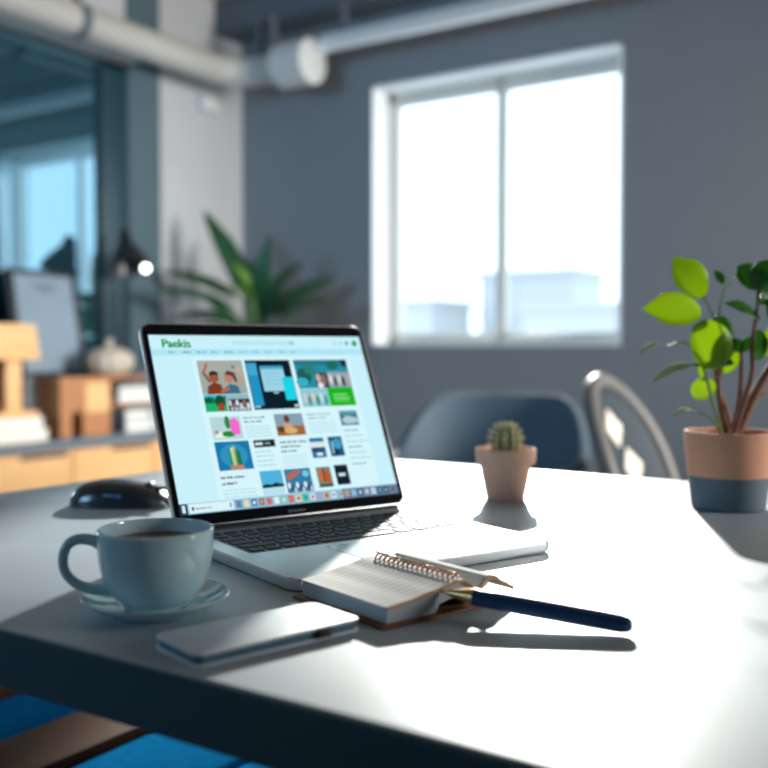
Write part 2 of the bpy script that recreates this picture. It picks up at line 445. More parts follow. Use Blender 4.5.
# ------------------------------------------------------------------ laptop
LAPTOP = bpy.data.objects.new('laptop', None)
def laptop():
    yaw = R(68.1)
    r = LAPTOP; COL.objects.link(r); r.location = (-.6924, .6856, TZ); r.rotation_euler = (0, 0, yaw)
    tag(r, 'open silver laptop with a bright web page on its screen, standing on the desk', 'laptop')
    Wd, D, T = .283, .234, .0112
    b = B(); prism(b, rrect(0, -D, Wd, .008, .012), .0012, T, .0025, seg=3); base = obj('base', b, M['alu'], r)
    for x, y in ((.03, -.02), (Wd - .03, -.02), (.03, -D + .03), (Wd - .03, -D + .03)):
        b = B(); cyl(b, (x, y, 0), (x, y, .0013), .006, n=16); obj('rubber_foot', b, M['black'], base)
    # keyboard well and keys
    kx0, kx1, ky0, ky1 = .018, Wd - .018, -.122, -.018
    b = B(); prism(b, rrect(kx0, ky0, kx1, ky1, .003), T - .0002, T + .0004); well = obj('keyboard', b, mat('keyboard_tray', (.20, .22, .24), .45, metal=.5), r, smooth=False)
    rows = [[1] * 14, [1] * 13 + [1.5], [1.5] + [1] * 12 + [1], [1.8] + [1] * 11 + [1.7], [2.3] + [1] * 10 + [2.2], [1, 1, 1, 1.3, 5.2, 1.3, 1, .8, .8, .8]]
    g = .0036; hh = [(.6), 1, 1, 1, 1, 1]; tot = sum(hh); y = ky1 - .001
    H = (ky1 - ky0 - .002)
    for row, h in zip(rows, hh):
        rh = H * h / tot; sw = sum(row); x = kx0 + .001; Wk = kx1 - kx0 - .002
        for k in row:
            kw = Wk * k / sw
            b = B(); prism(b, rrect(x + g / 2, y - rh + g / 2, x + kw - g / 2, y - g / 2, .0012, 2), T + .0002, T + .0014, .0003, seg=1)
            obj('key', b, M['keys'], well, smooth=False)
            x += kw
        y -= rh
    b = B(); prism(b, rrect(.088, -D + .012, .191, -.134, .004), T - .0002, T + .0003); obj('trackpad', b, mat('trackpad_glass', (.55, .58, .61), .22, metal=.6), r)
    b = B(); cyl(b, (.015, .004, .0105), (Wd - .015, .004, .0105), .0056, n=20); obj('hinge', b, M['black'], r)
    # lid, tilted back about the hinge
    L = .2285; lean = R(25)
    ML = Matrix.Translation((0, .004, .0152)) @ Matrix.Rotation(R(90) - lean, 4, 'X')   # local: x width, y up the lid, z = towards the user
    b = B(); prism(b, rrect(0, 0, Wd, L, .012), -.0055, 0, .002, M=ML, seg=2); lid = obj('lid', b, M['alu'], r)
    b = B(); prism(b, rrect(.0022, .0018, Wd - .0022, L - .0022, .0105), -.0003, .0007, M=ML); obj('bezel', b, M['bezel'], lid, label='glossy black bezel', smooth=False)
    screen(r, ML, .0075, Wd - .0075, .0135, L - .0150)
    b = B()
    for k in range(7): box(b, (.128 + k * .0032, .0050, .0007), (.1302 + k * .0032, .0075, .0009), M=ML)
    obj('badge', b, mat('badge_grey', (.10, .12, .13), .4), lid, smooth=False)

def screen(r, ML, x0, x1, y0, y1):
    # one mesh: every patch of the web page carries its displayed colour
    VN = 1.065
    bm = bmesh.new(); cl = bm.loops.layers.float_color.new('page')
    lvl = [0]
    def P(u, v, z): return ML @ Vector((x0 + (x1 - x0) * u, y1 - (y1 - y0) * v / VN, .0009 + z * .00003))
    def poly(pts, c, z):
        vs = [bm.verts.new(P(u, v, z)) for u, v in pts]
        f = bm.faces.new(vs); c = srgb(c) if isinstance(c, str) else c
        for l in f.loops: l[cl] = (*c, 1)
    def rc(a, b_, c, d, col, z=1): poly([(a, b_), (c, b_), (c, d), (a, d)], col, z)
    def el(cx, cy, rx, ry, col, z=2, n=18, a0=0): poly([(cx + rx * math.cos(2 * PI * k / n + a0), cy + ry * math.sin(2 * PI * k / n + a0)) for k in range(n)], col, z)
    def line(p, q, w, col, z=2):
        dx, dy = q[0] - p[0], q[1] - p[1]; l = math.hypot(dx, dy); nx, ny = -dy / l * w / 2, dx / l * w / 2
        poly([(p[0] + nx, p[1] + ny), (q[0] + nx, q[1] + ny), (q[0] - nx, q[1] - ny), (p[0] - nx, p[1] - ny)], col, z)
    rnd = random.Random(3)
    def txt(u, v, w, col='#5d7f8c', h=.008, z=2):
        x = u                                       # illegible fine print: a run of small word-length marks
        if h >= .009:                               # larger type: letter-sized marks grouped into words
            while x < u + w:
                for _ in range(rnd.randint(3, 8)):
                    t = rnd.choice((0, .25, .35)) * h; rc(x, v + t, x + .0042, v + h, col, z); x += .0054
                    if x > u + w: break
                x += .005
            return
        while x < u + w:
            k = min(rnd.uniform(.008, .024), u + w - x); rc(x, v, x + k, v + h, col, z); x += k + .004
    rc(0, 0, 1, VN, '#c9f1fb', 0)
    rc(.165, .14, .915, 1.0, '#d6f5fc', .5)
    rc(0, .088, 1, .128, '#aee6f4', .6)
    # nav row
    x = .07
    for i in range(10):
        txt(x, .103, .028 + .006 * (i % 3), '#2f7488' if i < 5 else '#56b4c8', .009); x += .062
    # search field and round avatar
    rc(.36, .035, .66, .062, '#b9e6f1', 1); rc(.632, .038, .65, .058, '#8fc4d2', 2)
    el(.966, .048, .013, .022, '#12a04a'); el(.925, .048, .008, .014, '#3f9c8c'); el(.895, .048, .006, .012, '#8cc9d4'); el(.865, .048, .006, .012, '#a4d8e2')
    # photo 1: two people cheering
    rc(.184, .162, .384, .375, '#9fa9a4', 1)
    rc(.184, .162, .384, .235, '#a6aca6', 1.1)
    line((.225, .30), (.203, .235), .012, '#8a4c34', 2); line((.203, .24), (.222, .195), .010, '#a8654a', 2.1); el(.222, .19, .008, .014, '#b07458', 2.2)
    el(.246, .268, .021, .036, '#9a5a40', 2.3); poly([(.225, .262), (.23, .235), (.25, .226), (.266, .24), (.266, .258), (.245, .25)], '#3a1c16', 2.4)
    poly([(.205, .375), (.212, .325), (.24, .30), (.272, .315), (.28, .375)], '#7e3a26', 2.2)
    el(.310, .272, .020, .034, '#b9826a', 2.5); poly([(.295, .25), (.31, .226), (.34, .24), (.348, .29), (.338, .31), (.328, .262)], '#6a3524', 2.6)
    poly([(.275, .375), (.285, .335), (.315, .312), (.345, .325), (.352, .375)], '#3c6c86', 2.4); poly([(.262, .355), (.30, .330), (.31, .345), (.27, .372)], '#b06a4c', 2.7)
    line((.345, .32), (.372, .27), .012, '#c09a86', 2.5); line((.372, .275), (.366, .225), .010, '#c9a592', 2.6); el(.362, .22, .009, .015, '#cfae9c', 2.7); el(.34, .205, .007, .012, '#6f7c80', 2)
    # photos under it
    rc(.184, .378, .280, .482, '#2fb3c8', 1); poly([(.184, .40), (.21, .39), (.24, .405), (.28, .385), (.28, .43), (.184, .43)], '#17704c', 2); rc(.184, .43, .28, .482, '#1fae68', 1.5)
    el(.252, .425, .02, .045, '#1d4a2c', 2.2); poly([(.235, .475), (.24, .44), (.262, .425), (.268, .478)], '#9a4a30', 2.4); el(.202, .412, .016, .018, '#0d5c3c', 2.2)
    rc(.280, .378, .384, .408, '#8fb8c4', 1); rc(.284, .408, .384, .482, '#33303a', 1)
    for k in range(6): el(.294 + k * .016, .432 + (k % 2) * .02, .007, .02, ['#cfd3d8', '#8e6e72', '#dfe5ea'][k % 3], 2)
    for k in range(5): el(.30 + k * .018, .468, .008, .010, '#b9cdd6', 2)
    # photo 2: dark desk with screen mock-ups
    rc(.398, .162, .610, .480, '#0a1c2b', 1)
    rc(.402, .18, .448, .455, '#1e93c4', 2); rc(.402, .18, .448, .26, '#3fa9cf', 2.1)
    rc(.462, .20, .572, .365, '#9bd4e6', 2); rc(.462, .20, .572, .222, '#45a6cc', 2.2)
    for k in range(4): txt(.478, .245 + k * .024, .07, '#74b4ca', .005, 2.4)
    rc(.556, .275, .607, .425, '#17d3e6', 3); rc(.505, .372, .525, .38, '#c9e8f2', 2); rc(.402, .455, .43, .468, '#8fc4d4', 2); rc(.588, .455, .606, .468, '#cfeaf2', 3)
    # photo 3 collage
    rc(.629, .162, .898, .352, '#1f8fa3', 1); rc(.629, .162, .898, .20, '#27768a', 1.1)
    el(.668, .27, .035, .055, '#1c5f58', 2); el(.70, .22, .03, .04, '#2a7f78', 2.1); el(.82, .20, .03, .03, '#1d6a60', 2.2); rc(.868, .162, .898, .21, '#12303c', 2.2)
    el(.652, .31, .03, .03, '#36b0c8', 2.3)
    rc(.72, .25, .782, .352, '#34404a', 2.5); el(.735, .285, .012, .03, '#c9b3ac', 3); el(.76, .30, .014, .04, '#8a6a66', 3.1); el(.74, .335, .015, .02, '#e3e6ea', 3.2)
    rc(.782, .245, .898, .352, '#93a2ac', 2.5)
    for k in range(5): el(.797 + k * .021, .295 + (k % 2) * .018, .008, .035, ['#e3dfdd', '#4b5058', '#cfd6da', '#2f343c', '#b9a9a4'][k], 3)
    rc(.629, .355, .766, .474, '#8fc7d3', 1)
    for k in range(6): el(.648 + k * .02, .415 + (k % 2) * .02, .009, .035, ['#c6cfd2', '#5f8f8c', '#d9c9c0', '#2f8f7c', '#bfe0e6', '#3aa08a'][k], 2)
    rc(.766, .352, .897, .474, '#14b41e', 2); rc(.79, .395, .86, .405, '#8fe38f', 3); rc(.79, .418, .87, .428, '#8fe38f', 3); rc(.79, .438, .868, .446, '#74d874', 3)
    # row two
    rc(.191, .515, .323, .652, '#b6d7da', 1); el(.264, .55, .012, .04, '#1d8a3c', 2); el(.262, .62, .03, .018, '#178a34', 2.1); poly([(.275, .535), (.30, .522), (.315, .55), (.314, .62), (.285, .63), (.272, .59)], '#f06ad0', 2.2)
    el(.21, .605, .01, .010, '#b98c84', 2); poly([(.195, .64), (.23, .60), (.25, .64)], '#e7f1ee', 1.8)
    rc(.478, .512, .612, .650, '#86a0b0', 1); rc(.478, .59, .612, .65, '#a0673c', 1.5); el(.535, .545, .013, .025, '#6c3f2c', 2); poly([(.51, .615), (.52, .57), (.55, .57), (.565, .62)], '#caa184', 2.2); el(.545, .62, .03, .02, '#d9b070', 2.4); el(.50, .61, .016, .02, '#6b3a20', 2.3)
    rc(.796, .508, .887, .605, '#3c7f92', 1); poly([(.80, .57), (.83, .54), (.885, .56), (.885, .59), (.82, .595)], '#b5cdd6', 2); rc(.796, .508, .887, .53, '#5f9fb0', 2.1)
    for k in range(2): txt(.339, .522 + k * .024, .10 - .02 * k, '#1f6c7c', .010)
    for k in range(4): txt(.339, .580 + k * .02, .11, '#9fd3df', .006)
    for k in range(2): txt(.636, .518 + k * .024, .12 - .03 * k, '#2b7486', .009)
    for k in range(4): txt(.636, .575 + k * .02, .13, '#a4d6e1', .006)
    for k in range(7): txt(.80, .635 + k * .036, .07 + .02 * (k % 3), '#8fcbd9' if k % 3 else '#3f9aa8', .007)
    # row three
    rc(.190, .665, .340, .836, '#1779ac', 1); el(.265, .75, .06, .07, '#2d93be', 1.5)
    for cx, h, c in ((.250, .10, '#2f8f5c'), (.268, .12, '#a9c07a'), (.286, .09, '#1e6f50'), (.259, .11, '#d9e8c8'), (.277, .10, '#2a7a4c')): poly([(cx - .008, .815), (cx - .006, .82 - h), (cx, .81 - h), (cx + .006, .82 - h), (cx + .008, .815)], c, 2)
    poly([(.238, .836), (.243, .808), (.297, .808), (.302, .836)], '#b98474', 3)
    rc(.361, .667, .457, .712, '#0b1b22', 1); rc(.367, .682, .40, .698, '#d5ecf2', 2); rc(.41, .684, .435, .696, '#7fa3ad', 2)
    for k in range(4): txt(.361, .735 + k * .028, .07 + .01 * (k % 2), '#9bcad6', .006)
    for k in range(3): txt(.479, .684 + k * .028, .125 - .03 * k, '#2c4450', .011)
    for k in range(4): txt(.479, .775 + k * .02, .11, '#b0dce6', .006)
    rc(.619, .675, .687, .800, '#1f77a8', 1); rc(.619, .70, .687, .735, '#dbe7ee', 2); rc(.619, .735, .687, .765, '#28506c', 2.1); el(.655, .778, .016, .010, '#e4eef2', 2.5)
    rc(.709, .673, .777, .798, '#17557c', 1); el(.75, .72, .022, .035, '#3f9cc4', 2); el(.735, .77, .018, .02, '#0c2c44', 2.2); rc(.72, .70, .728, .78, '#9cc9dc', 2.3)
    # row four
    for k, w in ((0, .10), (1, .06)): txt(.189, .868 + k * .036, w, '#22424e', .015)
    for k in range(3): txt(.19, .948 + k * .02, .14, '#a9d8e3', .006)
    rc(.358, .855, .457, 1.0, '#4fb2dc', 1); rc(.358, .95, .457, 1.0, '#b5e2ee', 2); poly([(.358, .945), (.38, .932), (.40, .94), (.42, .928), (.457, .942), (.457, .955), (.358, .957)], '#15303e', 2.5)
    rc(.468, .856, .589, 1.0, '#2d7fa6', 1); poly([(.475, .90), (.51, .868), (.545, .87), (.52, .90), (.48, .925)], '#c4604a', 2)
    for k in range(9): el(.48 + k * .0125, .955 + (k % 3) * .015, .007, .018, ['#e5edf0', '#33404a', '#b8cbd4'][k % 3], 2 + k * .05)
    el(.565, .89, .015, .02, '#7fc4de', 2)
    rc(.618, .859, .686, .983, '#5f8a72', 1); el(.64, .91, .014, .045, '#d9663c', 2); el(.665, .92, .013, .045, '#c9552e', 2.1); rc(.645, .87, .655, .95, '#3a5d48', 2.3); rc(.618, .965, .686, .983, '#2d5a3c', 2.4)
    rc(.707, .854, .772, .978, '#0b1e2e', 1); rc(.722, .905, .755, .925, '#cfe2ec', 2)
    # taskbar
    rc(0, 1.004, 1, VN, '#8fbccf', 4)
    rc(0, 1.004, .03, VN, '#0f2b38', 5); rc(.008, 1.012, .022, 1.055, '#bfe8f2', 6)
    rc(.036, 1.008, .222, 1.06, '#d9f2f8', 5); rc(.048, 1.025, .056, 1.045, '#16242c', 6); txt(.064, 1.03, .06, '#6f8d98', .010, 6); rc(.205, 1.02, .211, 1.045, '#5f7d88', 6)
    cols = ['#1c8fd0', '#e7d2c4', '#2470c0', '#b5663a', '#e8663c', '#dff3ee', '#7fd0b8', '#e04848', '#f0dca0', '#3fc486', '#cfe8f0', '#88a8d8', '#e09a70', '#d8f0f4', '#7fc8d8', '#d08a88', '#8fb6d6', '#3f5f86', '#90a8c0', '#d8dce8', '#384c70', '#24364c', '#8c7f96']
    x = .228
    rc(.72, 1.004, 1, VN, '#5f7f9c', 4.5)
    for i, c in enumerate(cols):
        rc(x + .003, 1.014, x + .026, 1.054, c, 5); el(x + .0145, 1.034, .006, .012, cols[(i * 5 + 3) % len(cols)], 6, 10); x += .0332
    # page title in green letters
    cu = bpy.data.curves.new('t', 'FONT'); cu.body = 'Paekis'; cu.size = 1; cu.offset = .012
    to = bpy.data.objects.new('t', cu); COL.objects.link(to); bpy.context.view_layer.update()
    me = to.evaluated_get(bpy.context.evaluated_depsgraph_get()).to_mesh()
    xs = [v.co.x for v in me.vertices]; w = max(xs); sx = (.172 - .048) / w; sy = .073
    mv = [bm.verts.new(P(.048 + v.co.x * sx, .077 - v.co.y * sy, 3)) for v in me.vertices]
    for p in me.polygons:
        try: f = bm.faces.new([mv[i] for i in p.vertices])
        except ValueError: continue
        for l in f.loops: l[cl] = (*srgb('#0a8f42'), 1)
    mv = [bm.verts.new(P(.0505 + v.co.x * sx, .078 - v.co.y * sy, 3.4)) for v in me.vertices]      # second strike: bold
    for p in me.polygons:
        f = bm.faces.new([mv[i] for i in p.vertices])
        for l in f.loops: l[cl] = (*srgb('#0a8f42'), 1)
    to.evaluated_get(bpy.context.evaluated_depsgraph_get()).to_mesh_clear()
    bpy.data.objects.remove(to); bpy.data.curves.remove(cu)
    m = bpy.data.materials.new('screen_picture'); m.use_nodes = True; nt = m.node_tree; nt.nodes.clear()
    vc = nt.nodes.new('ShaderNodeVertexColor'); vc.layer_name = 'page'; e = nt.nodes.new('ShaderNodeEmission'); e.inputs[1].default_value = 1.0
    gl = nt.nodes.new('ShaderNodeBsdfGlossy'); gl.inputs[0].default_value = (.03, .03, .03, 1); gl.inputs['Roughness'].default_value = .15
    ad = nt.nodes.new('ShaderNodeAddShader'); o = nt.nodes.new('ShaderNodeOutputMaterial')
    nt.links.new(vc.outputs[0], e.inputs[0]); nt.links.new(e.outputs[0], ad.inputs[0]); nt.links.new(gl.outputs[0], ad.inputs[1]); nt.links.new(ad.outputs[0], o.inputs[0])
    obj('screen', bm, m, r, smooth=False, label='lit screen showing a pale blue web page with photo tiles')
laptop()

# ------------------------------------------------------------------ cup, saucer
CUP = (-.5305, .5031)
def saucer():
    b = B(); pr = [(.0, .0015), (.030, .0015), (.032, .0), (.036, .0), (.038, .0025), (.050, .0065), (.0585, .0115), (.0597, .0128), (.0585, .0137), (.049, .0090), (.036, .0052), (.030, .0045), (.028, .0038), (0, .0038)]
    lathe(b, [(x * .90, z) for x, z in pr], 72)
    tag(obj('saucer', b, M['china'], loc=(*CUP, TZ), angle=60), 'round pale blue saucer on the desk under the coffee cup', 'saucer')
saucer()
def cup():
    z0 = TZ + .0042
    r = empty('coffee_cup', (*CUP, z0), 'wide pale blue coffee cup standing on a saucer, full of coffee', 'cup')
    out = smoothprof([(.0215, .0), (.0235, .0015), (.024, .0035), (.0300, .009), (.0365, .0185), (.0402, .031), (.0417, .045), (.0423, .0565)], 5)
    inn = smoothprof([(.0423, .0565), (.0414, .0580), (.0402, .0570), (.0392, .044), (.0374, .031), (.0330, .019), (.022, .009), (.0, .007)], 5)
    b = B(); lathe(b, [(0, .002), (.018, .002), (.020, .0)] + out + inn[1:], 72); obj('bowl', b, M['china'], r, angle=70)
    b = B(); lathe(b, [(0, .0475), (.0378, .0475), (.0393, .0478)], 64); obj('coffee', b, M['coffee'], r, label='brown coffee')
    d = Matrix.Rotation(R(6), 3, 'Z') @ Vector((-.8366, -.548, 0))
    prof = [(.0395, .0465), (.0465, .0500), (.0560, .0505), (.0635, .0460), (.0665, .0360), (.0645, .0260), (.0570, .0180), (.0470, .0140), (.0380, .0135), (.0310, .0130)]
    sp = smoothprof(prof, 5)
    b = B(); tube(b, [d * x + Vector((0, 0, z)) for x, z in sp], [.0046 - .0010 * math.sin(PI * i / len(sp)) for i in range(len(sp))], 16)
    obj('handle', b, M['china'], r, angle=80)
cup()

# ------------------------------------------------------------------ slim pad
def pad():
    A = Vector((-.4690, .4412)); F = Vector((-.4135, .4253)); ang = math.atan2(F.y - A.y, F.x - A.x)
    r = empty('pocket_notebook', (A.x, A.y, TZ), 'slim pale blue pocket notebook with a dark elastic band, lying near the desk edge', 'notebook', rz=ang - R(1))
    w, l, h = .058, .128, .0085
    b = B(); prism(b, rrect(0, 0, w, l, .006), 0, .0014, .0004); prism(b, rrect(0, 0, w, l, .006), h - .0018, h, .0006); obj('cover', b, M['pad'], r)
    b = B(); prism(b, rrect(.0018, .0018, w - .0018, l - .0018, .005), .0014, h - .0018); obj('pages', b, M['padedge'], r)
    b = B(); box(b, (w - .0012, l * .70, .0012), (w + .0010, l * .70 + .012, h - .001), .0004); obj('elastic_clip', b, M['black'], r)
pad()

# ------------------------------------------------------------------ open spiral notebook
def notebook():
    ang = R(-18)
    r = empty('spiral_notebook', (-.4650, .5915, TZ), 'open spiral notebook with blank ruled pages and a brown cover, in front of the laptop', 'notebook', rz=ang)
    a, s, e = .106, .086, .126                      # width along the spine, depth to the spine, far end of the right-hand leaves
    def top(y):                                    # height of the page surface over the desk
        y /= 1.07
        P = [(0, .0150), (.02, .0168), (.042, .0202), (.058, .0235), (.068, .0240), (.075, .0205), (.0805, .0125), (.084, .0175), (.090, .0230), (.098, .0225), (.108, .0165), (.118, .0110)]
        for (p, q), (u, v) in zip(P, P[1:]):
            if y <= u:
                t = (y - p) / (u - p); t = t * t * (3 - 2 * t) * .5 + t * .5; return q + (v - q) * t
        return P[-1][1]
    # cover
    b = B()
    box(b, (-.004, -.0045, 0), (a + .003, s, .0026), .0006)
    grid(b, lambda u, v: Vector((-.002 + (a + .004) * u, s + (e - s - .012) * v, .0002 + .0022 * (v > 2) + .0006)), 1, 8)
    box(b, (-.002, s - .002, 0), (a + .002, e - .012, .0022), .0006)
    obj('cover', b, M['cover'], r)
    # left page block: solid with curved top
    b = B(); n = 26
    def block(y0, y1, z0f, ztf, x0, x1):
        rows = []
        for i in range(n + 1):
            y = y0 + (y1 - y0) * i / n
            rows.append([b.verts.new((x0, y, z0f(y))), b.verts.new((x1, y, z0f(y))), b.verts.new((x1, y, ztf(y))), b.verts.new((x0, y, ztf(y)))])
        for p, q in zip(rows, rows[1:]):
            for k in range(4): b.faces.new([p[k], p[(k + 1) % 4], q[(k + 1) % 4], q[k]])
        b.faces.new(rows[0]); b.faces.new(rows[-1])
    block(.0015, s, lambda y: max(.0027, top(y) - .0125) if y > .05 else .0027, lambda y: top(y) - .0006, .001, a - .001)
    obj('page_block', b, mat('page_stack', (.55, .62, .66), .8, noise=.12, scale=60, stretch=(1, 1, 40)), r, angle=60)
    # top sheets with ruled lines
    lm = bpy.data.materials.new('ruled_paper'); lm.use_nodes = True; nt = lm.node_tree; bs = nt.nodes['Principled BSDF']; bs.inputs['Roughness'].default_value = .8
    tc = nt.nodes.new('ShaderNodeTexCoord'); sep = nt.nodes.new('ShaderNodeSeparateXYZ'); mu = nt.nodes.new('ShaderNodeMath'); mu.operation = 'MULTIPLY'; mu.inputs[1].default_value = 145
    fr = nt.nodes.new('ShaderNodeMath'); fr.operation = 'FRACT'; lt = nt.nodes.new('ShaderNodeMath'); lt.operation = 'LESS_THAN'; lt.inputs[1].default_value = .16
    mx = nt.nodes.new('ShaderNodeMix'); mx.data_type = 'RGBA'; mx.inputs[6].default_value = (.88, .88, .86, 1); mx.inputs[7].default_value = (.62, .66, .69, 1)
    nt.links.new(tc.outputs['Object'], sep.inputs[0]); nt.links.new(sep.outputs[0], mu.inputs[0]); nt.links.new(mu.outputs[0], fr.inputs[0]); nt.links.new(fr.outputs[0], lt.inputs[0])
    nt.links.new(lt.outputs[0], mx.inputs[0]); nt.links.new(mx.outputs[2], bs.inputs['Base Color'])
    b = B(); block(0, s, lambda y: top(y) - .0006, lambda y: top(y), 0, a); obj('page', b, lm, r, angle=60)
    b = B(); block(s + .0005, e, lambda y: max(.0028, top(y) - (.008 if y < .1 else .0030)), lambda y: top(y), 0, a); obj('page', b, M['paper'], r, angle=60)
    # warm coloured fore edge on the side near the pen
    b = B(); block(.001, s, lambda y: top(y) - .0022, lambda y: top(y) - .0004, a - .0005, a + .0012); block(s + .0005, e, lambda y: top(y) - .0034, lambda y: top(y) - .0003, a - .0005, a + .0012)
    obj('page_edge', b, M['pedge'], r, angle=60)
    # spiral
    b = B(); pts = []; turns = 17; cz, cy, rr = .0240, .070, .0040
    for i in range(turns * 14 + 1):
        t = i / 14; an = 2 * PI * t
        pts.append((.006 + (a - .008) * i / (turns * 14), cy + rr * math.sin(an), cz + rr * math.cos(an)))
    tube(b, pts, .0007, 6); obj('spiral', b, M['copper'], r)
    # pen loop at the back corner
    b = B(); pts = [(a + .001 + .010 * math.sin(t * PI), s - .034 + .026 * t, .0035 + .004 * math.sin(t * PI)) for t in [k / 12 for k in range(13)]]
    tube(b, pts, .0018, 8); obj('pen_loop', b, M['cover'], r)
notebook()

# ------------------------------------------------------------------ pen
def pen():
    p0 = Vector((-.3515, .607, TZ + .0185)); p1 = Vector((-.2153, .6360, TZ + .0066))
    d = (p1 - p0); L = d.length
    r = empty('ballpoint_pen', p0, 'navy blue pen with a pointed gold tip leaning on the spiral notebook', 'pen')
    r.rotation_euler = d.to_track_quat('Z', 'Y').to_euler()
    b = B(); lathe(b, [(0, L - .0), (.0028, L - .0005), (.0050, L - .003), (.0061, L - .008), (.0064, L - .02), (.0066, L * .5), (.0062, .0275), (0, .0275)][::-1], 32); obj('barrel', b, M['navy'], r)
    b = B(); lathe(b, [(0, 0), (.0006, .0004), (.0010, .004), (.0026, .011), (.0043, .0185), (.0056, .0245), (.0062, .0276), (0, .0276)], 32); obj('tip', b, M['gold'], r, label='gold cone tip')
pen()

# ------------------------------------------------------------------ computer mouse
def mouse():
    c = Vector((-.931, .829, TZ)); ang = math.atan2(.548, .8366) - R(10)
    r = empty('computer_mouse', c, 'glossy black computer mouse on the desk left of the laptop', 'mouse', rz=ang)
    lx, ly, h = .066, .034, .030
    def fn(u, v):
        a = u * 2 * PI; ph = v * PI / 2
        k = math.cos(ph) ** .6; ca, sa = math.copysign(abs(math.cos(a)) ** .72, math.cos(a)), math.copysign(abs(math.sin(a)) ** .72, math.sin(a)); x = lx * ca * k; y = ly * sa * k * (1 - .12 * math.cos(a))
        z = h * math.sin(ph) ** 1.0 * (1 + .10 * (-x / lx) - .25 * max(0, x / lx) ** 2)
        return Vector((x, y, z + .001))
    b = B(); grid(b, fn, 48, 14, closed_u=True); bmesh.ops.remove_doubles(b, verts=b.verts, dist=1e-5)
    bot = [v for v in b.verts if abs(v.co.z - .001) < 1e-5]; bot.sort(key=lambda v: math.atan2(v.co.y, v.co.x)); b.faces.new(bot)
    obj('shell', b, mat('mouse_gloss', (.018, .026, .034), .22, coat=.4), r, angle=80)
    b = B(); cyl(b, (.036, -.004, .0242), (.036, .004, .0242), .0062, n=24); obj('scroll_wheel', b, mat('wheel_rubber', (.05, .06, .07), .5), r)
    b = B(); box(b, (.022, -.0006, .020), (.062, .0006, .0248), .0003)
    obj('button_seam', b, M['black'], r)
    b = B(); box(b, (-.012, -.0318, .012), (.012, -.0300, .018), .001); obj('side_button', b, mat('button_blue', (.05, .14, .32), .3), r, label='small blue side button')
mouse()

# ------------------------------------------------------------------ cactus pot
def cactus():
    c = px(505.5, 500, 1.262); c.z = TZ
    r = empty('cactus_pot', c, 'little cactus in a small terracotta pot behind the laptop', 'potted plant')
    pr = [(0, 0), (.0235, 0), (.0250, .0015), (.0335, .047), (.0375, .047), (.0385, .0485), (.0395, .0645), (.0385, .066), (.0365, .066), (.0345, .060), (.0335, .055), (0, .055)]
    b = B(); lathe(b, pr, 48); obj('pot', b, mat('pale_terracotta', (.84, .50, .36), .8, noise=.06, bump=.1, bscale=300), r, angle=35)
    b = B(); lathe(b, [(0, .0575), (.02, .0572), (.0345, .056)], 32); obj('soil', b, M['soil'], r)
    def rib(a): return 1 + .10 * math.cos(a * 11)
    b = B(); lathe(b, smoothprof([(.010, .056), (.0165, .062), (.0195, .072), (.0185, .083), (.012, .092), (.0, .095)], 5), 88, rib=rib); bmesh.ops.scale(b, vec=(.86, .86, 1), verts=b.verts)
    body = obj('cactus', b, mat('cactus_green', (.34, .38, .20), .7, noise=.2, scale=80), r, angle=80)
    b = B()
    for k in range(11):
        a = 2 * PI * k / 11
        for z, rr in ((.062, .018), (.070, .0208), (.078, .0208), (.086, .0175), (.092, .012), (.095, .004)):
            for t in range(7):
                q = Vector((math.cos(a) * rr * .86, math.sin(a) * rr * .86, z)); dd = Vector((math.cos(a + random.uniform(-.7, .7)), math.sin(a + random.uniform(-.7, .7)), random.uniform(-.1, 1.1))).normalized()
                tube(b, [q, q + dd * .009], [.0006, .0001], 4, cap=False)
    tag(obj('spines', b, mat('spine_cream', (.75, .70, .48), .6), body), kind='stuff')
cactus()

